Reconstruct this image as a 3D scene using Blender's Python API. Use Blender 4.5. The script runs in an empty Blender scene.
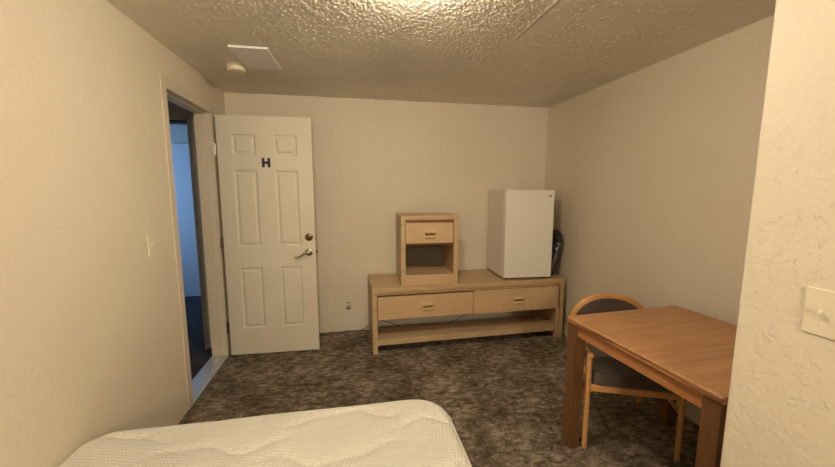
import bpy, bmesh, math, random
from mathutils import Vector, Matrix
random.seed(7)
S = bpy.context.scene
COL = S.collection

# ------------------------------------------------------------------ helpers
def lin(c):
    return tuple(((v/255)/12.92 if v/255 <= .04045 else ((v/255+.055)/1.055)**2.4) for v in c) + (1,)

def box(bm, x0, x1, y0, y1, z0, z1):
    vs = [bm.verts.new((x, y, z)) for z in (z0, z1) for y in (y0, y1) for x in (x0, x1)]
    for f in ((0,2,3,1), (4,5,7,6), (0,1,5,4), (2,6,7,3), (0,4,6,2), (1,3,7,5)):
        bm.faces.new([vs[i] for i in f])
    return vs

def lathe(bm, prof, n=32, origin=(0,0,0), axis='z'):
    o = Vector(origin); rings = []
    for r, h in prof:
        ring = []
        for k in range(n):
            a = 2*math.pi*k/n
            if axis == 'z': p = Vector((r*math.cos(a), r*math.sin(a), h))
            elif axis == 'y': p = Vector((r*math.cos(a), -h, r*math.sin(a)))      # h goes towards -y
            else: p = Vector((h, r*math.cos(a), r*math.sin(a)))
            ring.append(bm.verts.new(o+p))
        rings.append(ring)
    for a, b in zip(rings, rings[1:]):
        for k in range(n):
            bm.faces.new((a[k], a[(k+1)%n], b[(k+1)%n], b[k]))
    bm.faces.new(rings[0][::-1]); bm.faces.new(rings[-1])

def tube(bm, pts, r, n=10, flat=1.0, up=None):
    pts = [Vector(p) for p in pts]; rings = []
    rs = r if isinstance(r, (list, tuple)) else [r]*len(pts)
    ref = Vector(up) if up else None
    prev = None
    for i, p in enumerate(pts):
        t = (pts[min(i+1, len(pts)-1)] - pts[max(i-1, 0)]).normalized()
        if ref is not None: u = ref
        elif prev is not None: u = prev
        else: u = Vector((0,0,1)) if abs(t.z) < .9 else Vector((1,0,0))
        s = t.cross(u).normalized(); w = s.cross(t).normalized(); prev = w
        rings.append([bm.verts.new(p + s*math.cos(2*math.pi*k/n)*rs[i] + w*math.sin(2*math.pi*k/n)*rs[i]*flat) for k in range(n)])
    for a, b in zip(rings, rings[1:]):
        for k in range(n):
            bm.faces.new((a[k], a[(k+1)%n], b[(k+1)%n], b[k]))
    bm.faces.new(rings[0][::-1]); bm.faces.new(rings[-1])

def smooth_path(ctrl, n=8):
    c = [Vector(p) for p in ctrl]; c = [c[0]*2-c[1]] + c + [c[-1]*2-c[-2]]
    out = []
    for i in range(1, len(c)-2):
        for k in range(n):
            t = k/n
            out.append(0.5*((2*c[i]) + (-c[i-1]+c[i+1])*t + (2*c[i-1]-5*c[i]+4*c[i+1]-c[i+2])*t*t + (-c[i-1]+3*c[i]-3*c[i+1]+c[i+2])*t**3))
    out.append(c[-2]); return out

def mk(name, bm, mat, parent=None, bevel=0, seg=2, smooth=True, loc=None, rot=None):
    bmesh.ops.recalc_face_normals(bm, faces=bm.faces[:])
    me = bpy.data.meshes.new(name); bm.to_mesh(me); bm.free()
    me.materials.append(mat)
    o = bpy.data.objects.new(name, me); COL.objects.link(o)
    if smooth:
        for p in me.polygons: p.use_smooth = True
        me.set_sharp_from_angle(angle=math.radians(35))
    if bevel:
        b = o.modifiers.new('bevel', 'BEVEL'); b.width = bevel; b.segments = seg
        b.limit_method = 'ANGLE'; b.angle_limit = math.radians(40); b.harden_normals = True
    if parent: o.parent = parent
    if loc: o.location = loc
    if rot is not None: o.rotation_euler = rot
    return o

def boxes(name, lst, mat, parent=None, bevel=0, **k):
    bm = bmesh.new()
    for b in lst: box(bm, *b)
    return mk(name, bm, mat, parent, bevel, **k)

def tag(o, label, cat, group=None):
    o['label'] = label; o['category'] = cat
    if group: o['group'] = group
    return o

def thing(name, label, cat, loc=(0,0,0), rz=0, group=None):
    o = bpy.data.objects.new(name, None); COL.objects.link(o)
    o.empty_display_size = .1
    o.location = loc; o.rotation_euler = (0, 0, rz)
    return tag(o, label, cat, group)

def struct(o):
    o['kind'] = 'structure'; return o

# ------------------------------------------------------------------ materials
class NT:
    def __init__(s, name):
        s.m = bpy.data.materials.new(name); s.m.use_nodes = True
        s.t = s.m.node_tree; s.b = s.t.nodes['Principled BSDF']
        s.tc = s.t.nodes.new('ShaderNodeTexCoord')
    def n(s, typ, **kw):
        nd = s.t.nodes.new('ShaderNode'+typ)
        for k, v in kw.items():
            if k in nd.inputs: nd.inputs[k].default_value = v
            else: setattr(nd, k, v)
        return nd
    def l(s, a, b): s.t.links.new(a, b)
    def math(s, op, a, b=None, clamp=False):
        nd = s.n('Math'); nd.operation = op; nd.use_clamp = clamp
        for i, v in enumerate((a, b)):
            if v is None: continue
            if isinstance(v, (int, float)): nd.inputs[i].default_value = v
            else: s.l(v, nd.inputs[i])
        return nd.outputs[0]
    def ramp(s, fac, stops):
        r = s.n('ValToRGB'); e = r.color_ramp.elements
        while len(e) < len(stops): e.new(.5)
        for k, (p, c) in enumerate(stops): e[k].position = p; e[k].color = c
        s.l(fac, r.inputs[0]); return r.outputs[0]
    def noise(s, scale, detail=3, rough=.5, vec=None, dist=0):
        nd = s.n('TexNoise', Scale=scale, Detail=detail, Roughness=rough, Distortion=dist)
        s.l(vec or s.tc.outputs['Object'], nd.inputs['Vector']); return nd.outputs[0]
    def mapped(s, scale, rot=(0,0,0)):
        m = s.n('Mapping'); m.inputs['Scale'].default_value = scale; m.inputs['Rotation'].default_value = rot
        s.l(s.tc.outputs['Object'], m.inputs['Vector']); return m.outputs[0]
    def bump(s, h, dist, strength=1):
        b = s.n('Bump', Strength=strength, Distance=dist); s.l(h, b.inputs['Height'])
        s.l(b.outputs[0], s.b.inputs['Normal']); return b
    def base(s, c):
        if isinstance(c, tuple): s.b.inputs['Base Color'].default_value = c
        else: s.l(c, s.b.inputs['Base Color'])
    def rough(s, v): s.b.inputs['Roughness'].default_value = v

def plain(name, c, rough=.5, metal=0):
    k = NT(name); k.base(lin(c)); k.rough(rough); k.b.inputs['Metallic'].default_value = metal
    return k.m

def paint(name, c1, c2, peel=.0012, knock=.0, rough=.6, kscale=26):
    k = NT(name)
    v = k.noise(1.3, 4, .6)
    k.base(k.ramp(v, [(.3, lin(c2)), (.7, lin(c1))]))
    h1 = k.noise(55, 3, .5)
    h = k.math('MULTIPLY', h1, peel)
    if knock:
        a = k.noise(kscale, 5, .62, dist=.6)
        m = k.math('MAXIMUM', k.math('MULTIPLY', k.math('SUBTRACT', a, .55), 9), 0)
        big = k.math('MULTIPLY', k.math('MAXIMUM', k.math('SUBTRACT', k.noise(2.6, 2), .47), 0), 7, True)
        h = k.math('ADD', h, k.math('MULTIPLY', k.math('MULTIPLY', m, big), knock))
    b = k.bump(h, 1.0)
    k.rough(rough)
    return k.m

def wood(name, light, dark, axis='x', scale=1.0, rough=.45, contrast=(.35, .68), fleck=0.35):
    k = NT(name)
    st = {'x': (1.2, 16, 16), 'y': (16, 1.2, 16), 'z': (16, 16, 1.2)}[axis]
    v = k.mapped(tuple(a*scale for a in st))
    g = k.noise(2.2, 6, .62, vec=v, dist=.5)
    st2 = {'x': (3, 90, 90), 'y': (90, 3, 90), 'z': (90, 90, 3)}[axis]
    v2 = k.mapped(tuple(a*scale for a in st2))
    g2 = k.noise(2.0, 3, .6, vec=v2)
    mix = k.math('ADD', k.math('MULTIPLY', g, 1-fleck), k.math('MULTIPLY', g2, fleck))
    k.base(k.ramp(mix, [(contrast[0], lin(dark)), (contrast[1], lin(light))]))
    k.bump(k.math('MULTIPLY', g2, .0003), 1)
    k.rough(rough)
    return k.m

WALL = (222, 211, 192); WALL2 = (217, 205, 185)
m_wall = paint('wall_paint', WALL, WALL2, .0034, .0010)
m_wall_near = paint('wall_paint_rough', WALL, WALL2, .0034, .0015, kscale=38)
m_hall = paint('hall_paint', (200, 195, 186), (194, 188, 178), .001)
m_trim = paint('trim_paint', (214, 203, 184), (206, 194, 174), .0003, rough=.45)
m_doorp = paint('door_paint', (218, 210, 193), (212, 203, 185), .0002, rough=.42)

# ceiling: popcorn / knockdown spray that thins out near the far wall and right of a seam
def ceiling_mat():
    k = NT('ceiling_texture')
    k.base(k.ramp(k.noise(2, 3), [(.3, lin((214, 206, 192))), (.7, lin((226, 219, 206)))]))
    sep = k.n('SeparateXYZ'); k.l(k.tc.outputs['Object'], sep.inputs[0])
    h = k.math('ADD', k.math('MULTIPLY', k.noise(110, 3), .0010), k.math('MULTIPLY', k.noise(30, 3), .0016))
    # plaster seam ridge at x = 2.04
    d = k.math('ABSOLUTE', k.math('SUBTRACT', sep.outputs[0], 2.045))
    seam = k.math('MULTIPLY', k.math('MAXIMUM', k.math('SUBTRACT', 1, k.math('MULTIPLY', d, 60)), 0), k.math('MULTIPLY', k.math('SUBTRACT', -1.5, sep.outputs[1]), 6, True))
    h = k.math('ADD', h, k.math('MULTIPLY', seam, .003))
    k.bump(h, 1.0); k.rough(.36)
    return k.m
m_ceil = ceiling_mat()

def carpet_mat(name, c_dark, c_mid, c_light):
    k = NT(name)
    v = k.mapped((1, 1.7, 1), (0, 0, .35))
    a = k.noise(15, 6, .72, vec=v, dist=.5)
    b = k.noise(110, 4, .75)
    c = k.noise(3.2, 4, .6)
    s = k.math('ADD', k.math('ADD', k.math('MULTIPLY', a, .46), k.math('MULTIPLY', b, .32)), k.math('MULTIPLY', c, .22))
    k.base(k.ramp(s, [(.40, lin(c_dark)), (.5, lin(c_mid)), (.60, lin(c_light))]))
    h = k.math('ADD', k.math('MULTIPLY', b, .010), k.math('MULTIPLY', a, .012))
    h = k.math('ADD', h, k.math('MULTIPLY', k.noise(260, 2), .004))
    k.bump(h, 1.0); k.rough(.95)
    k.b.inputs['Specular IOR Level'].default_value = .1
    return k.m
m_carpet = carpet_mat('brown_carpet', (60, 53, 43), (118, 105, 89), (188, 172, 153))
m_carpet2 = carpet_mat('hall_carpet', (62, 60, 60), (84, 81, 80), (104, 100, 98))

m_oak = wood('pickled_oak_frame', (204, 178, 142), (178, 150, 114), 'x')
m_oakz = wood('pickled_oak_side', (200, 172, 134), (172, 142, 105), 'z')
m_oakd = wood('drawer_oak', (204, 174, 136), (190, 158, 120), 'x', contrast=(.3, .7))
m_oakt = wood('dresser_top_oak', (206, 178, 140), (188, 158, 120), 'x', contrast=(.3, .7))
m_edge = wood('light_edge_banding', (210, 184, 142), (174, 144, 104), 'x', scale=1.5)
m_pull = wood('pull_wood', (222, 192, 140), (196, 164, 112), 'x')
m_tabtop = wood('table_oak', (190, 142, 96), (150, 104, 64), 'x', scale=.9, rough=.4, contrast=(.33, .66))
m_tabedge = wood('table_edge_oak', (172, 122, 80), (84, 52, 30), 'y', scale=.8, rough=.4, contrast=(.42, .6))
m_tableg = wood('table_leg_oak', (122, 85, 51), (94, 63, 36), 'z', rough=.45)  # leg oak darkened to carry the dimness near the floor
m_tabapr = wood('table_apron_oak', (190, 134, 82), (158, 104, 62), 'y', rough=.45)
m_chairw = wood('honey_wood', (212, 160, 100), (186, 132, 78), 'x', rough=.35, contrast=(.3, .7))
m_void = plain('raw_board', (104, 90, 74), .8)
m_slotshade = plain('shaded_gap_board', (132, 92, 64), .8)  # brown stands in for the shade inside pull slots and drawer gaps
def fabric(name, c1, c2, sc=300, d=.0006):
    k = NT(name); n = k.noise(sc, 3)
    k.base(k.ramp(n, [(.35, lin(c2)), (.65, lin(c1))])); k.bump(k.math('MULTIPLY', n, d), 1); k.rough(.9)
    k.b.inputs['Sheen Weight'].default_value = .2
    return k.m
m_uph = fabric('brown_upholstery', (88, 73, 66), (68, 55, 49))
m_white = plain('white_enamel', (226, 220, 208), .38)
m_white2 = plain('white_enamel_side', (220, 212, 198), .42)
m_gask = plain('grey_gasket', (120, 112, 100), .7)
m_badge = plain('dark_badge', (60, 60, 62), .3, .6)
m_black = plain('black_plastic', (28, 28, 29), .4)
m_letter = plain('black_letter', (22, 21, 20), .5)
m_chrome = plain('satin_chrome', (190, 184, 174), .18, 1)
m_nickel = plain('aged_brass', (112, 92, 62), .32, 1)
m_steel = plain('hinge_steel', (130, 112, 84), .4, 1)
m_hingew = plain('painted_hinge', (252, 250, 244), .25)
m_plate = plain('switch_plastic', (222, 212, 190), .35)
m_alum = plain('threshold_aluminium', (205, 205, 205), .32, .55)
m_detec = plain('detector_plastic', (232, 222, 198), .45)
m_vent = plain('vent_white_metal', (228, 226, 224), .45, .0)
m_piping = fabric('mattress_piping', (232, 226, 210), (222, 214, 198), 200)

def tray_mat():
    k = NT('smoky_grey_plastic'); n = k.noise(28, 3)
    k.base(k.ramp(n, [(.35, lin((38, 38, 40))), (.7, lin((72, 72, 74)))])); k.rough(.22); return k.m
m_tray = tray_mat()

def mattress_mat():
    k = NT('quilted_knit')
    k.base(k.ramp(k.noise(3, 3), [(.3, lin((206, 202, 192))), (.7, lin((216, 212, 202)))]))
    sep = k.n('SeparateXYZ'); k.l(k.tc.outputs['Object'], sep.inputs[0])
    w = 2*math.pi/.0235
    a = k.math('SINE', k.math('MULTIPLY', k.math('ADD', sep.outputs[0], k.math('MULTIPLY', sep.outputs[1], .6)), w))
    b = k.math('SINE', k.math('MULTIPLY', k.math('SUBTRACT', k.math('MULTIPLY', sep.outputs[0], .6), sep.outputs[1]), w))
    d = k.math('MULTIPLY', a, b)
    d = k.math('MULTIPLY', d, .0019)
    h = k.math('ADD', d, k.math('MULTIPLY', k.noise(500, 2), .0003))
    k.bump(h, 1.0); k.rough(.85); k.b.inputs['Sheen Weight'].default_value = .15
    return k.m
m_matt = mattress_mat()

def emit(name, c, s):
    k = NT(name); k.base(lin((240, 235, 225))); k.b.inputs['Emission Color'].default_value = c
    k.b.inputs['Emission Strength'].default_value = s; return k.m
m_glow = emit('lit_glass_dome', (1, .86, .65, 1), 222.0)

m_fillglow = emit('fill_lamp_glow', (1, .87, .66, 1), 355.0)  # glow of the added fill lamp behind the camera

# ------------------------------------------------------------------ room shell
W, H = 3.173, 2.312
Y0 = -5.90                     # wall behind the photographer
DY0, DY1, DH = -1.128, -.388, 2.06  # door opening in the left wall
struct(boxes('floor', [(0, W, Y0, 0, -.06, 0)], m_carpet, smooth=False))
struct(boxes('floor_hall', [(-2.3, -.0, -1.9, 1.75, -.06, -.001)], m_carpet2, smooth=False))
def ceiling_mesh():
    # sprayed texture: thousands of small plaster blobs hanging a few millimetres below the ceiling
    st = .0043; ya = -2.36
    nx = int(W/st)+1; ny = int(-ya/st)+1
    hh = [[0.0]*nx for _ in range(ny)]
    rnd = random.Random(3)
    from mathutils import noise as mn
    for _ in range(46000):
        x = rnd.uniform(0, W); y = rnd.uniform(ya, 0)
        wob = .35*mn.noise(Vector((x*1.6, y*1.6, 3.1)))
        m = min(1, max(0, (-.30-(y+wob))*1.7)) * min(1, max(0, (2.06+.25*wob-x)*9)) * min(1, max(.12, (x+wob-.05)*2.4))
        m = max(m, .06)
        dens = .55+.9*mn.noise(Vector((x*5, y*5, 0)))
        if rnd.random() > m*1.3 or rnd.random() > dens+.25: continue
        a = rnd.uniform(0, math.pi); ra = rnd.uniform(.0050, .0095); rb = rnd.uniform(.0042, .0062)
        A = rnd.uniform(.0022, .0068)*(.6+.4*m)
        ca, sa = math.cos(a), math.sin(a); R_ = int(1.6*ra/st)+1
        ci, cj = int(x/st), int((y-ya)/st)
        for j in range(max(0, cj-R_), min(ny, cj+R_+1)):
            for i in range(max(0, ci-R_), min(nx, ci+R_+1)):
                dx, dy = i*st-x, ya+j*st-y
                u_, v_ = (dx*ca+dy*sa)/ra, (-dx*sa+dy*ca)/rb
                q = u_*u_+v_*v_
                if q < 2.6: hh[j][i] = max(hh[j][i], A*math.exp(-q*1.5))
    verts = []; faces = []
    rows = [Y0-.1, Y0+1.2, -3.6, -2.9, -2.6] + [ya+j*st for j in range(ny-1)] + [.02]
    for r_, y in enumerate(rows):
        j = r_-5
        for i in range(nx):
            x = min(i*st, W) if i < nx-1 else W+.02
            verts.append((x if i else -.02, y, H-(hh[j][i] if 0 <= j < ny-1 else 0)))
    for r_ in range(len(rows)-1):
        for i in range(nx-1):
            a = r_*nx+i; faces.append((a, a+nx, a+nx+1, a+1))
    b = len(verts)
    x0, x1, y0, y1, z0, z1 = -.02, W+.02, Y0-.1, .02, H+.002, H+.1
    verts += [(x0,y0,z0),(x1,y0,z0),(x1,y1,z0),(x0,y1,z0),(x0,y0,z1),(x1,y0,z1),(x1,y1,z1),(x0,y1,z1)]
    for f in ((0,1,2,3),(4,7,6,5),(0,4,5,1),(1,5,6,2),(2,6,7,3),(3,7,4,0)): faces.append(tuple(b+k for k in f))
    me = bpy.data.meshes.new('ceiling'); me.from_pydata(verts, [], faces); me.update()
    for p in me.polygons: p.use_smooth = True
    me.materials.append(m_ceil)
    o = bpy.data.objects.new('ceiling', me); COL.objects.link(o); return o
struct(ceiling_mesh())
struct(boxes('ceiling_hall', [(-2.4, -.0, -1.95, 1.8, H, H+.1)], m_hall, smooth=False))
struct(boxes('wall_left', [(-.12, 0, Y0-.1, DY0-.02, 0, H), (-.12, 0, DY1+.02, 1.75, 0, H), (-.12, 0, DY0-.02, DY1+.02, DH+.02, H)], m_wall, smooth=False))
struct(boxes('wall_back', [(0, W+.1, 0, .1, 0, H)], m_wall, smooth=False))
struct(boxes('wall_right', [(W, W+.1, Y0-.1, 0, 0, H)], m_wall, smooth=False))
struct(boxes('wall_front', [(0, 2.2, Y0-.1, Y0, 0, H)], m_wall, smooth=False))
AX, AY = 2.200, -2.846
struct(boxes('wall_alcove', [(AX, W, Y0, AY, 0, H)], m_wall_near, bevel=.008, seg=3))
# hall beyond the doorway and the room past it
struct(boxes('wall_hall_back', [(-.232, -.12, -.19, -.08, 0, H), (-2.3, -1.08, -.19, -.08, 0, H), (-1.08, -.232, -.19, -.08, 2.02, H)], m_hall, smooth=False))
struct(boxes('wall_hall_left', [(-1.45, -1.35, -1.9, -.19, 0, H)], m_hall, smooth=False))
struct(boxes('wall_hall_front', [(-1.35, -.12, -1.95, -1.85, 0, H)], m_hall, smooth=False))
struct(boxes('wall_far_back', [(-2.3, -.12, 1.64, 1.75, 0, H)], m_hall, smooth=False))
struct(boxes('wall_far_left', [(-2.4, -2.3, -.08, .25, 0, H), (-2.4, -2.3, 1.35, 1.75, 0, H), (-2.4, -2.3, .25, 1.35, 0, .85), (-2.4, -2.3, .25, 1.35, 2.05, H)], m_hall, smooth=False))
wf = struct(boxes('window_1', [(-2.38, -2.32, .25, .30, .85, 2.05), (-2.38, -2.32, 1.30, 1.35, .85, 2.05), (-2.38, -2.32, .30, 1.30, .85, .90), (-2.38, -2.32, .30, 1.30, 2.0, 2.05), (-2.37, -2.33, .30, 1.30, 1.42, 1.46)], m_trim, bevel=.004))
struct(boxes('trim_3', [(-.246, -.232, -.205, -.07, 0, 2.02), (-.243, -.225, -.202, -.19, 0, 2.03)], m_trim, bevel=.002))
struct(boxes('trim_4', [(-1.08, -.246, -.205, -.07, 2.006, 2.02), (-1.08, -1.066, -.205, -.07, 0, 2.006)], plain('dark_stained_frame', (70, 48, 38), .6), bevel=.002))
d2 = struct(boxes('door_2', [(-1.14, -.36, 1.615, 1.64, .01, 2.03)], plain('far_door_paint', (222, 222, 222), .35), bevel=.004))

# door frame: casing, jambs, stops
CW, CT = .062, .009
fr = struct(boxes('trim_1', [
    (0, CT, DY0-CW, DY0+.004, 0, DH+CW), (0, CT, DY1-.004, DY1+CW, 0, DH+CW), (0, CT, DY0+.004, DY1-.004, DH-.004, DH+CW),
    (-.12, 0, DY0-.02, DY0, 0, DH), (-.12, 0, DY1, DY1+.02, 0, DH), (-.12, 0, DY0-.02, DY1+.02, DH, DH+.02),
    (-.12, -.045, DY0, DY0+.012, .0, DH), (-.12, -.045, DY1-.012, DY1, .0, DH), (-.12, -.045, DY0, DY1, DH-.014, DH)],
    m_trim, bevel=.003))
struct(boxes('trim_2', [(-.125, .012, DY0+.001, DY1-.001, 0, .014), (-.11, -.02, DY0+.002, DY1-.002, .014, .02)], m_alum, bevel=.004))

# ------------------------------------------------------------------ door slab, standing open
DW, DT = .745, .042
door = struct(bpy.data.objects.new('door_1', None)); COL.objects.link(door)
door.location = (.036, -.403, 0); door.rotation_euler = (0, 0, -.0295)
tag(door, 'cream six panel door standing open against the far wall', 'door')
def door_slab():
    bm = bmesh.new()
    xs = [0, .114, .297, .437, .623, DW]; zs = [.012, .249, .784, .968, 1.604, 1.729, 1.894, 2.042]
    panels = {(1, 1), (3, 1), (1, 3), (3, 3), (1, 5), (3, 5)}
    cache = {}
    def V(x, y, z):
        k = (round(x, 5), round(y, 5), round(z, 5))
        if k not in cache: cache[k] = bm.verts.new(k)
        return cache[k]
    for side, y in ((1, 0.0), (-1, DT)):
        for i in range(5):
            for j in range(7):
                x0, x1, z0, z1 = xs[i], xs[i+1], zs[j], zs[j+1]
                if (i, j) in panels:
                    prev = (x0, x1, z0, z1, y)
                    for ins, dp in ((.006, .007), (.013, .009), (.022, .0085), (.032, .002), (.036, .0015)):
                        yy = y+dp*side
                        cur = (x0+ins, x1-ins, z0+ins, z1-ins, yy)
                        P = [(prev[0], prev[2]), (prev[1], prev[2]), (prev[1], prev[3]), (prev[0], prev[3])]
                        Q = [(cur[0], cur[2]), (cur[1], cur[2]), (cur[1], cur[3]), (cur[0], cur[3])]
                        for a in range(4):
                            b = (a+1) % 4
                            bm.faces.new((V(P[a][0], prev[4], P[a][1]), V(P[b][0], prev[4], P[b][1]), V(Q[b][0], yy, Q[b][1]), V(Q[a][0], yy, Q[a][1])))
                        prev = cur
                    bm.faces.new([V(a, prev[4], b) for a, b in Q])
                else:
                    bm.faces.new((V(x0, y, z0), V(x1, y, z0), V(x1, y, z1), V(x0, y, z1)))
    for i in range(5):
        for z in (zs[0], zs[-1]): bm.faces.new((V(xs[i], 0, z), V(xs[i+1], 0, z), V(xs[i+1], DT, z), V(xs[i], DT, z)))
    for j in range(7):
        for x in (0, DW): bm.faces.new((V(x, 0, zs[j]), V(x, 0, zs[j+1]), V(x, DT, zs[j+1]), V(x, DT, zs[j])))
    return bm
sl = mk('door_panel', door_slab(), m_doorp, door, bevel=.0015, smooth=False)
# letter H
lx, lz, lw, lh, st = .340, 1.630, .066, .076, .021
boxes('letter', [(lx, lx+st, -.004, 0, lz, lz+lh), (lx+lw-st, lx+lw, -.004, 0, lz, lz+lh), (lx+st, lx+lw-st, -.004, 0, lz+lh/2-.010, lz+lh/2+.010)], m_letter, door, smooth=False)['label'] = 'black letter H'
# deadbolt
bm = bmesh.new(); lathe(bm, [(.033, 0), (.033, .004), (.029, .010), (.016, .013), (.014, .016), (0.002, .016)], 32, (.692, 0, 1.039), 'y')
db = mk('deadbolt', bm, m_nickel, door); db['label'] = 'aged brass deadbolt'
boxes('thumb_turn', [(.686, .698, -.032, -.014, 1.023, 1.055)], m_nickel, db, bevel=.004)
# lever handle
bm = bmesh.new(); lathe(bm, [(.034, 0), (.034, .005), (.030, .012), (.016, .016), (.013, .040), (.0135, .056), (.004, .060)], 32, (.689, 0, .910), 'y')
rs = mk('door_handle', bm, m_chrome, door); rs['label'] = 'satin chrome lever handle'
bm = bmesh.new(); pts = smooth_path([(.691, -.052, .910), (.670, -.054, .908), (.646, -.054, .898), (.621, -.052, .880), (.597, -.051, .872), (.571, -.052, .869)], 6)
tube(bm, pts, [.0105-.004*k/len(pts) for k in range(len(pts))], 12); mk('lever', bm, m_chrome, rs)
# latch plates on the free edge and latch bolt
boxes('latch_plate', [(DW, DW+.002, .008, .034, 1.003, 1.060)], m_nickel, door)
boxes('latch_plate', [(DW, DW+.002, .008, .034, .878, .934)], m_nickel, door)
bm = bmesh.new(); lathe(bm, [(.010, 0), (.010, .012), (.006, .016)], 16, (DW, .021, .906), 'x'); mk('latch_bolt', bm, m_nickel, door)
for z, mt, lb in ((1.77, m_hingew, 'white painted top hinge'), (1.01, m_steel, 'brass hinge leaf'), (.265, m_steel, 'brass hinge leaf')):
    bm = bmesh.new()
    lathe(bm, [(.0065, z-.046), (.0065, z+.046)], 14, (-.012, -.006, 0), 'z')
    box(bm, -.032, -.012, -.004, -.001, z-.048, z+.048) if mt is m_hingew else box(bm, -.012, 0.001, -.003, .03, z-.045, z+.045)
    h_ = mk('hinge', bm, mt, door); h_['label'] = lb
    if mt is m_hingew:
        for dx, dz in ((-.024, .032), (-.026, .008), (-.020, -.014), (-.026, -.034)):
            bm = bmesh.new(); lathe(bm, [(.0045, 0), (.003, .0015)], 10, (dx, -.004, z+dz), 'y'); mk('screw', bm, m_nickel, h_)

# ------------------------------------------------------------------ media dresser
dr = thing('dresser', 'long low pickled oak dresser with two drawers against the back wall', 'dresser', (1.254, -.602, 0), .020)
DL, DD, HH = 1.860, .560, .597
boxes('top_panel', [(0, DL, .006, DD, HH-.040, HH)], m_oakt, dr, bevel=.002)
boxes('edge_banding', [(0, DL, 0, .006, HH-.018, HH), (0, DL, 0, .006, HH-.040, HH-.022), (0, DL, .002, .006, HH-.022, HH-.018)], m_edge, dr, bevel=.001)
for x in (0, DL-.042):
    s = boxes('side_panel', [(x, x+.042, .004, DD, 0, HH-.040)], m_oakz, dr, bevel=.002)
    s2 = boxes('front_stile', [(x, x+.042, 0, .004, 0, HH-.040)], m_edge, s, bevel=.001)
boxes('drawer_rail', [(.042, DL-.042, .02, .04, .528, HH-.040), (.042, DL-.042, .02, .04, .300, .316)], m_oakz, dr, bevel=.001)
boxes('shelf', [(.042, DL-.042, .03, .300, .108, .130)], m_oak, dr, bevel=.001)
boxes('shelf_rail', [(.042, DL-.078, .010, .030, .074, .131)], m_oak, dr, bevel=.002)
boxes('leg_block', [(DL-.078, DL-.042, .004, .034, 0, .305)], m_edge, dr, bevel=.002)
def drawer(x0, x1, z0, z1, xc, zc, parent, depth=.46, fy=-.006):
    d = boxes('drawer', [(x0, x1, fy, .014, z0, z1), (x0+.012, x1-.012, .014, depth, z0+.012, z1-.02)], m_oakd, parent, bevel=.0015)
    pull(xc, zc, fy, d)
    return d
def pull(xc, zc, fy, parent, w=.116, h=.064):
    bm = bmesh.new()
    # finger pull: rounded lip on top, painted slot shade, scooped plate below
    box(bm, xc-w/2, xc+w/2, fy-.026, fy, zc+.010, zc+h/2)
    box(bm, xc-w/2+.004, xc+w/2-.004, fy-.018, fy, zc-h/2, zc-.010)
    for sx in (-1, 1):
        a, b = sorted((xc+sx*w/2, xc+sx*(w/2-.012))); box(bm, a, b, fy-.022, fy, zc-.012, zc+.012)
    p_ = mk('pull', bm, m_pull, parent, bevel=.006, seg=3)
    boxes('slot_shade', [(xc-w/2+.010, xc+w/2-.010, fy-.003, fy, zc-.012, zc+.012)], m_slotshade, p_)
drawer(.046, .921, .314, .518, .492, .414, dr)
drawer(.927, 1.796, .306, .527, 1.370, .416, dr)
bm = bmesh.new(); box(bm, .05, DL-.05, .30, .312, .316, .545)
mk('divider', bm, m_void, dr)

# ------------------------------------------------------------------ night stand on the dresser
ns = thing('nightstand', 'small pickled oak nightstand with one drawer standing on the dresser', 'nightstand', (1.513, -.562, HH), -.036)
NW, ND, NH = .514, .452, .624
boxes('top_panel', [(0, NW, .006, ND, NH-.034, NH)], m_oakt, ns, bevel=.002)
boxes('edge_banding', [(0, NW, 0, .006, NH-.015, NH), (0, NW, 0, .006, NH-.034, NH-.019), (0, NW, .002, .006, NH-.019, NH-.015)], m_edge, ns, bevel=.001)
for x in (0, NW-.040):
    s = boxes('side_panel', [(x, x+.040, .004, ND, 0, NH-.034)], m_oakz, ns, bevel=.002)
    boxes('front_stile', [(x, x+.040, 0, .004, 0, NH-.034)], m_edge, s, bevel=.001)
boxes('drawer_rail', [(.040, NW-.040, .014, .04, .560, NH-.034), (.040, NW-.040, .018, .03, .362, .378)], m_slotshade, ns, bevel=.001)
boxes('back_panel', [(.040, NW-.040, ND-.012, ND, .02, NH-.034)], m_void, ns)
boxes('shelf', [(.040, NW-.040, .012, ND-.012, .078, .096)], m_oakt, ns, bevel=.001)
boxes('plinth', [(.040, NW-.040, .008, .026, .002, .078)], m_oakd, ns, bevel=.001)
drawer(.043, .467, .383, .562, .257, .463, ns, depth=.40)

# ------------------------------------------------------------------ small fridge
fg = thing('mini_fridge', 'white compact fridge standing on the right end of the dresser', 'fridge', (2.492, -.535, HH), -.050)
FW, FD, FH = .474, .500, .851
bm = bmesh.new(); box(bm, 0, FW, .052, FD, .018, FH-.006); mk('body', bm, m_white2, fg, bevel=.006, seg=3)
boxes('gasket', [(.010, FW-.010, .040, .052, .026, FH-.016)], m_gask, fg)
bm = bmesh.new(); box(bm, 0, FW, 0, .040, .022, FH-.004); fd = mk('door', bm, m_white, fg, bevel=.007, seg=4)
# raised cap along the top of the door with a thin finger groove
boxes('door_cap', [(-.001, FW+.001, -.002, .041, FH-.022, FH-.001)], m_white, fd, bevel=.005, seg=3)
boxes('hinge_cover', [(.004, .060, .006, .085, FH-.005, FH+.010)], m_white2, fg, bevel=.005, seg=3)
bx0, bz0 = FW-.062, FH-.062
bg = boxes('badge', [(bx0, bx0+.034, -.0025, 0, bz0, bz0+.010)], m_badge, fd, bevel=.002)
for x in (.03, FW-.06):
    for y in (.06, FD-.06):
        bm = bmesh.new(); lathe(bm, [(.014, 0), (.016, .018)], 16, (x+.015, y, 0)); mk('foot', bm, m_black, fg)

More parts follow.
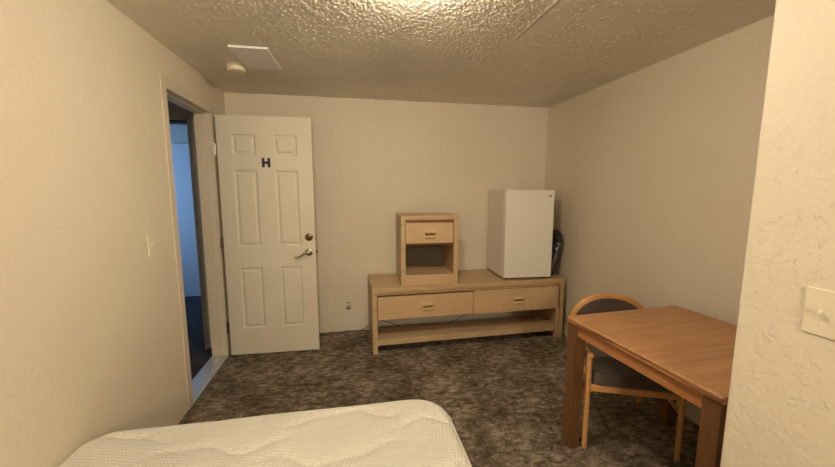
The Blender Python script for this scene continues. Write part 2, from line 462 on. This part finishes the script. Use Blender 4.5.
# ------------------------------------------------------------------ smoky plastic tray leaning between fridge and right wall
tr = thing('plastic_tray', 'dark smoky plastic tray standing on edge between the fridge and right wall', 'tray', (3.006, -.480, HH), 0)
def tray_mesh():
    bm = bmesh.new()
    # outline in the leaning plane (a = along y, b = height)
    out = [(0, 0), (.30, 0), (.325, .04), (.33, .36), (.31, .42), (.26, .448), (.10, .448), (.03, .415), (-.005, .36), (-.012, .04)]
    rings = []
    cx, cy = .16, .22
    def rg(s, d):
        r = []
        for a, b in out:
            A, B = cx+(a-cx)*s, cy+(b-cy)*s
            # bulges towards the room (-x); leans towards the wall with height
            r.append(bm.verts.new((.012+B*.27-d, A, max(B, 0)+.001*(d>0))))
        return r
    prof = [(1.0, 0), (1.0, .006), (.96, .010), (.90, .034), (.82, .042), (.78, .030), (.70, .030), (.66, .044), (.50, .048), (.45, .034), (.36, .034), (.30, .048), (.05, .050)]
    rs = [rg(*p) for p in prof]
    n = len(out)
    for a, b in zip(rs, rs[1:]):
        for k in range(n): bm.faces.new((a[k], a[(k+1)%n], b[(k+1)%n], b[k]))
    bm.faces.new(rs[0]); bm.faces.new(rs[-1])
    return bm
mk('shell', tray_mesh(), m_tray, tr, bevel=.003, seg=2)
for k in range(7):
    b = .06+.05*k
    boxes('rib', [(-.048+b*.27+.006, -.030+b*.27, -.016, .02, b, b+.016)], m_tray, tr, bevel=.004)

# ------------------------------------------------------------------ table
tb = thing('dining_table', 'square legged brown oak table in the alcove at right', 'table', (2.304, -2.758, 0), math.radians(3.7))

TW, TD, TZ = .768, .836, .753
bm = bmesh.new(); box(bm, 0, TW, 0, TD, TZ-.032, TZ); top = mk('tabletop', bm, m_tabtop, tb, bevel=.009, seg=4)
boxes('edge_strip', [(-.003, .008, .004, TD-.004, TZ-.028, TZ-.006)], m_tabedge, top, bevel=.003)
boxes('apron', [(.022, .040, .07, TD-.07, TZ-.095, TZ-.032), (TW-.040, TW-.022, .07, TD-.07, TZ-.095, TZ-.032),
                (.07, TW-.07, .022, .040, TZ-.095, TZ-.032), (.07, TW-.07, TD-.040, TD-.022, TZ-.095, TZ-.032)], m_tabapr, tb, bevel=.002)
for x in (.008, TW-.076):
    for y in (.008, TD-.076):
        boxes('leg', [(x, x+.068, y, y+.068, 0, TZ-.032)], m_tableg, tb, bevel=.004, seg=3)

# ------------------------------------------------------------------ chair tucked in on the far side of the table
ch = thing('dining_chair', 'honey wood armchair with brown upholstery tucked behind the table', 'chair', (2.571, -2.095, 0), math.radians(-23))
hw = .235
def chairpart(name, pts, r, mat, par, n=12, flat=1.0, up=None):
    bm = bmesh.new(); tube(bm, pts, r, n, flat, up); return mk(name, bm, mat, par)
for s in (-1, 1):
    bm = bmesh.new(); tube(bm, smooth_path([(s*hw, 0, 0), (s*hw, .0, .27), (s*hw, .0, .50), (s*hw, .0, .545)], 4), .0145, 14)
    fl = mk('front_leg', bm, m_chairw, ch)
    bm = bmesh.new(); tube(bm, [(s*hw, 0, .266), (s*hw, 0, .276)], .0160, 14); mk('leg_collar', bm, m_chairw, fl)
    bm = bmesh.new(); tube(bm, smooth_path([(s*hw, .56, 0), (s*hw, .50, .25), (s*hw, .47, .45)], 5), .0165, 14); mk('rear_leg', bm, m_chairw, ch)
    bm = bmesh.new(); tube(bm, smooth_path([(s*hw, -.020, .556), (s*hw, .1, .556), (s*(hw+.002), .3, .55), (s*(hw-.002), .47, .565)], 6), .017, 14, .8); mk('armrest', bm, m_chairw, ch)
    bm = bmesh.new(); tube(bm, [(s*(hw-.004), .0, .27), (s*(hw-.004), .50, .27)], .011, 10); mk('stretcher', bm, m_chairw, ch)
boxes('seat_frame', [(-hw+.012, hw-.012, -.010, .012, .345, .380), (-hw+.012, hw-.012, .45, .47, .335, .385),
                     (-hw+.004, -hw+.028, .0, .46, .335, .385), (hw-.028, hw-.004, .0, .46, .335, .385)], m_chairw, ch, bevel=.005, seg=3)
bm = bmesh.new(); box(bm, -hw+.026, hw-.026, -.02, .43, .375, .455)
st_ = mk('seat', bm, m_uph, ch, bevel=.032, seg=5)
# arched back frame and pad
def arch(a, zb, zt, p=2.35, n=28):
    out = []
    for k in range(n+1):
        t = math.pi*k/n
        c, s = math.cos(t), math.sin(t)
        out.append((-a*math.copysign(abs(c)**(2/p), c), zb+(zt-zb)*abs(s)**(2/p)))
    return out
def yb(z): return .47+.055*(z-.4)/.36
A_out = [(-.266, .42), (-.266, .48)] + arch(.266, .52, .766, 2.1) + [(.266, .48), (.266, .42)]
A_in = [(-.236, .42), (-.236, .48)] + arch(.236, .52, .732, 2.1) + [(.236, .48), (.236, .42)]
bm = bmesh.new(); R = []
for (ax, az), (ix, iz) in zip(A_out, A_in):
    R.append([bm.verts.new((ax, yb(az)-.016, az)), bm.verts.new((ax, yb(az)+.016, az)), bm.verts.new((ix, yb(iz)+.016, iz)), bm.verts.new((ix, yb(iz)-.016, iz))])
for a, b in zip(R, R[1:]):
    for k in range(4): bm.faces.new((a[k], a[(k+1)%4], b[(k+1)%4], b[k]))
bm.faces.new(R[0]); bm.faces.new(R[-1])
mk('back_frame', bm, m_chairw, ch, bevel=.006, seg=3)
bm = bmesh.new()
pad = arch(.240, .52, .736, 2.1); ring = [(-.240, .47)] + pad + [(.240, .47)]
def pr(s, dy): return [bm.verts.new((x*s, yb(z)+dy, .60+(z-.60)*s)) for x, z in ring]
rs_ = [pr(.97, .014), pr(1.0, .006), pr(1.0, -.008), pr(.96, -.018), pr(.7, -.024), pr(.2, -.026)]
for a, b in zip(rs_, rs_[1:]):
    for k in range(len(ring)):
        bm.faces.new((a[k], a[(k+1)%len(ring)], b[(k+1)%len(ring)], b[k]))
bm.faces.new(rs_[0]); bm.faces.new(rs_[-1])
mk('backrest', bm, m_uph, ch)

# ------------------------------------------------------------------ bed: base and mattress
MX0, MX1, MY0, MY1 = .012, 1.500, -4.10, -2.066
MZ0, MZ1 = .215, .462
bb = thing('bed_base', 'low fabric covered bed base under the mattress', 'bed base', (.03, MY0+.02, 0))
bw, bl = MX1-MX0-.04, MY1-MY0-.06
bm = bmesh.new(); box(bm, 0, bw, 0, bl, .08, MZ0); mk('base_box', bm, fabric('base_fabric', (170, 160, 144), (150, 140, 126)), bb, bevel=.015, seg=3)
for x in (.08, bw-.08):
    for y in (.10, bl-.10):
        bm = bmesh.new(); lathe(bm, [(.022, 0), (.028, .08)], 16, (x, y, 0)); mk('leg', bm, m_black, bb)
mt = thing('mattress', 'bare cream quilted mattress with rounded corners in the foreground', 'mattress', (0, 0, 0))
def mattress_mesh():
    bm = bmesh.new()
    rc = .165; er = .042; stp = .0066
    nx = int((MX1-MX0)/stp); ny = int((MY1-MY0)/stp)
    cx, cy = (MX0+MX1)/2, (MY0+MY1)/2; hx, hy = (MX1-MX0)/2, (MY1-MY0)/2
    def corner(px, py):
        ax, ay = abs(px), abs(py)
        rc = .165 if px > 0 else .115
        if ax > hx-rc and ay > hy-rc:
            a, b = (ax-(hx-rc))/rc, (ay-(hy-rc))/rc
            A, B = a*math.sqrt(1-b*b/2), b*math.sqrt(1-a*a/2)
            d = rc*(1-math.hypot(A, B))
            return math.copysign(hx-rc+A*rc, px), math.copysign(hy-rc+B*rc, py), d
        return px, py, min(hx-ax, hy-ay)
    def quilt(x, y):
        h = 0
        for k in range(-1, 18):
            ph = 1.9*k
            yk = MY1-.085-.125*k+.034*math.sin(2*math.pi*x/.46+ph)+.012*math.sin(2*math.pi*x/.21+ph*2.3)
            amp = max(0, min(1, .62+.9*math.sin(2*math.pi*x/.92+ph*1.7+.8)))
            d = abs(y-yk)
            if d < .05: h -= amp*(.0065*math.exp(-(d/.0075)**2)+.007*math.exp(-(d/.028)**2))
        h += .003*math.sin(x*9+1)*math.sin(y*8)
        return h
    def us(n, h):
        # denser rows near the borders
        return [-h+2*h*(.5-.5*math.cos(math.pi*i/n))*.25+(-0)+2*h*(i/n)*.75 for i in range(n+1)]
    X = us(nx, hx); Y = us(ny, hy); G = []
    for j in range(ny+1):
        row = []
        for i in range(nx+1):
            px, py, d = corner(X[i], Y[j])
            z = MZ1
            if d < er: z = MZ1-er*(1-math.sqrt(max(0, 1-(1-d/er)**2)))
            q = quilt(cx+px, cy+py)*min(1, d/.05)
            row.append(bm.verts.new((cx+px, cy+py, z+q)))
        G.append(row)
    for j in range(ny):
        for i in range(nx):
            bm.faces.new((G[j][i], G[j][i+1], G[j+1][i+1], G[j+1][i]))
    loop = G[0][:] + [G[j][nx] for j in range(1, ny+1)] + [G[ny][i] for i in range(nx-1, -1, -1)] + [G[j][0] for j in range(ny-1, 0, -1)]
    prev = loop
    for dz, ins in ((.07, -.004), (.12, -.005), (.17, -.002), (MZ1-MZ0-er, .012)):
        z = max(MZ1-er-dz, MZ0)
        new = []
        for v in loop:
            dx, dy = v.co.x-cx, v.co.y-cy
            sx = 1-ins/hx; sy = 1-ins/hy
            new.append(bm.verts.new((cx+dx*min(sx, 1), cy+dy*min(sy, 1), z)))
        n = len(loop)
        for k in range(n): bm.faces.new((prev[k], prev[(k+1)%n], new[(k+1)%n], new[k]))
        prev = new
    bm.faces.new(prev)
    edge = [(v.co.x, v.co.y) for v in loop]
    return bm, edge
bm, edge = mattress_mesh()
mm = mk('cover', bm, m_matt, mt)
for p in mm.data.polygons: p.use_smooth = True
# piping cord around the top edge
def piping(z):
    bm = bmesh.new(); pts = []
    for e in edge[::4]:
        pts.append((e[0], e[1], z))
    n = 8; rings = []
    N = len(pts); cx, cy = (MX0+MX1)/2, (MY0+MY1)/2
    for i, p in enumerate(pts):
        a = Vector(pts[i-1]); b = Vector(pts[(i+1) % N]); t = (b-a).normalized(); s = t.cross(Vector((0,0,1)))
        rings.append([bm.verts.new(Vector(p)-s*.001+s*math.cos(2*math.pi*k/n)*.006+Vector((0,0,1))*math.sin(2*math.pi*k/n)*.006) for k in range(n)])
    for i in range(N):
        a, b = rings[i], rings[(i+1) % N]
        for k in range(n): bm.faces.new((a[k], a[(k+1)%n], b[(k+1)%n], b[k]))
    return bm
mk('piping', piping(MZ1-.036), m_piping, mt)

# ------------------------------------------------------------------ ceiling fittings
vt = thing('ceiling_vent', 'flat white rectangular vent cover on the ceiling', 'vent', (.504, -.985, H), math.radians(-1.5))
bm = bmesh.new(); box(bm, -.115, .115, -.205, .205, -.016, -.002); mk('cover', bm, m_vent, vt, bevel=.004, seg=3)
bm = bmesh.new(); box(bm, -.100, .100, -.190, .190, -.004, 0); mk('collar', bm, m_vent, vt)
sm = thing('smoke_detector', 'round cream smoke detector on the ceiling beside the vent', 'smoke detector', (.318, -.780, H))
bm = bmesh.new(); lathe(bm, [(.064, 0), (.064, -.010), (.060, -.012), (.060, -.030), (.054, -.038), (.022, -.041), (.002, -.041)], 40); mk('housing', bm, m_detec, sm)
bm = bmesh.new(); lathe(bm, [(.068, 0), (.068, -.006), (.062, -.008)], 40); mk('mounting_ring', bm, m_detec, sm)

# ceiling light just above the top of the frame: the lamp of the room
LX, LY = 1.33, -2.20
cl = thing('ceiling_light', 'round lit ceiling lamp with a shallow glass dome above the bed', 'ceiling light', (LX, LY, H))
bm = bmesh.new(); lathe(bm, [(.15, 0), (.15, -.012), (.14, -.016)], 48); mk('base', bm, m_vent, cl)
bm = bmesh.new(); lathe(bm, [(.080, -.012), (.088, -.030), (.088, -.052), (.076, -.074), (.045, -.088), (.004, -.092)], 48); mk('glass_dome', bm, m_glow, cl)

# added unseen fill lamp on the wall behind the photographer, brightens the back wall
fill = thing('fill_lamp', 'added round fill lamp on the unseen wall beyond the head of the bed', 'fill lamp', (1.10, Y0, 2.02))
bm = bmesh.new(); lathe(bm, [(.13, 0), (.13, -.02), (.12, -.03)], 40, (0, 0, 0), 'y'); mk('base', bm, m_vent, fill)
bm = bmesh.new(); lathe(bm, [(.118, -.03), (.115, -.045), (.09, -.058), (.05, -.064), (.004, -.066)], 40, (0, 0, 0), 'y'); mk('fill_cover', bm, m_fillglow, fill)

# ------------------------------------------------------------------ switches, outlet, cords, nail
def switch(label, loc, rz, slack=0):
    t = thing('light_switch', label, 'light switch', loc, rz, None)
    bm = bmesh.new(); box(bm, -.035, .035, -.006, 0, -.058, .058); mk('plate', bm, m_plate, t, bevel=.0035, seg=3)
    bm = bmesh.new(); box(bm, -.006, .006, -.008, -.005, -.014, .014); mk('toggle_slot', bm, m_plate, t)
    bm = bmesh.new(); vs = box(bm, -.0045, .0045, -.022, -.006, -.001, .009)
    mk('toggle', bm, m_plate, t, bevel=.001)
    for z in (-.031, .031):
        bm = bmesh.new(); lathe(bm, [(.0035, 0), (.002, .001)], 12, (0, -.006, z), 'y'); mk('screw', bm, m_plate, t)
    return t
switch('cream toggle light switch on the left wall beside the doorway', (0, -1.452, 1.142), math.radians(90))
switch('cream toggle light switch on the rough near wall at right edge', (AX, -3.039, 1.153), math.radians(-90))
ol = thing('wall_plate', 'small wall plate with round chrome cap left of the dresser', 'wall plate', (1.044, 0, .292))
bm = bmesh.new(); box(bm, -.030, .030, -.005, 0, -.052, .052); mk('plate', bm, m_wall, ol, bevel=.003, seg=3)
bm = bmesh.new(); lathe(bm, [(.021, 0), (.023, .006), (.021, .016), (.014, .024), (.004, .027)], 24, (0, -.005, -.036), 'y'); mk('cap', bm, m_chrome, ol)
bm = bmesh.new(); box(bm, -.016, .016, -.008, -.004, .006, .016); mk('socket', bm, m_gask, ol, bevel=.001)
def cord(label, pts, r=.0035):
    bm = bmesh.new(); tube(bm, smooth_path(pts, 8), r, 8)
    return tag(mk('cord', bm, m_black, None), label, 'cord')
cord('thin black power cord lying on the carpet and sagging behind the dresser', [(.99, -.012, .008), (1.08, -.018, .006), (1.17, -.016, .008), (1.26, -.012, .06), (1.34, -.012, .100), (1.45, -.012, .070), (1.60, -.012, .012), (1.82, -.012, .006), (2.05, -.012, .012), (2.22, -.012, .060), (2.34, -.012, .13), (2.46, -.012, .25), (2.5, -.012, .33)])
cord('short black cord looping down the right wall beside the dresser', [(3.163, -0.420, .30), (3.166, -0.480, .285), (3.166, -0.520, .22), (3.163, -0.555, .15), (3.153, -0.590, .08), (3.133, -0.620, .01)], .003)
bm = bmesh.new(); lathe(bm, [(.0035, 0), (.0035, .008)], 10, (.866, .004, 1.982), 'y')
tag(mk('nail', bm, m_black), 'tiny dark nail in the back wall right of the door', 'nail')

# ------------------------------------------------------------------ light
def area(name, loc, rot, size, energy, color, shape='DISK', sy=None):
    l = bpy.data.lights.new(name, 'AREA'); l.shape = shape; l.size = size; l.energy = energy; l.color = color
    if sy: l.size_y = sy
    o = bpy.data.objects.new(name, l); COL.objects.link(o); o.location = loc; o.rotation_euler = rot; return o
WARM = (1.0, .76, .50)
wd = area('window_daylight', (-2.50, .75, 1.45), (0, math.radians(-90), math.radians(32)), 1.1, 19, (.26, .52, 1.0), 'RECTANGLE', 1.0)
wd.data.spread = math.radians(140)
w = bpy.data.worlds.new('sky'); S.world = w; w.use_nodes = True
bgn = w.node_tree.nodes['Background']; bgn.inputs[0].default_value = (.35, .58, 1, 1); bgn.inputs[1].default_value = .6

# ------------------------------------------------------------------ camera
cd = bpy.data.cameras.new('camera'); cam = bpy.data.objects.new('camera', cd); COL.objects.link(cam)
yaw, pitch, roll, f = .19273, -.13223, .00144, 364.92
fw = Vector((math.sin(yaw)*math.cos(pitch), math.cos(yaw)*math.cos(pitch), math.sin(pitch)))
r = Vector((math.cos(yaw), -math.sin(yaw), 0)); u = r.cross(fw)
r2 = r*math.cos(roll)+u*math.sin(roll); u2 = u*math.cos(roll)-r*math.sin(roll)
M = Matrix((( r2.x, u2.x, -fw.x, 1.0819), (r2.y, u2.y, -fw.y, -3.6897), (r2.z, u2.z, -fw.z, 1.4466), (0,0,0,1)))
cam.matrix_world = M
cd.sensor_width = 36; cd.lens = f*36/835; cd.clip_start = .02; cd.shift_x = -3.69/835; cd.shift_y = 4.88/835
S.camera = cam
S.view_settings.view_transform = 'Standard'; S.view_settings.look = 'None'
S.view_settings.gamma = 1; S.view_settings.exposure = 0; S.view_settings.use_curve_mapping = False
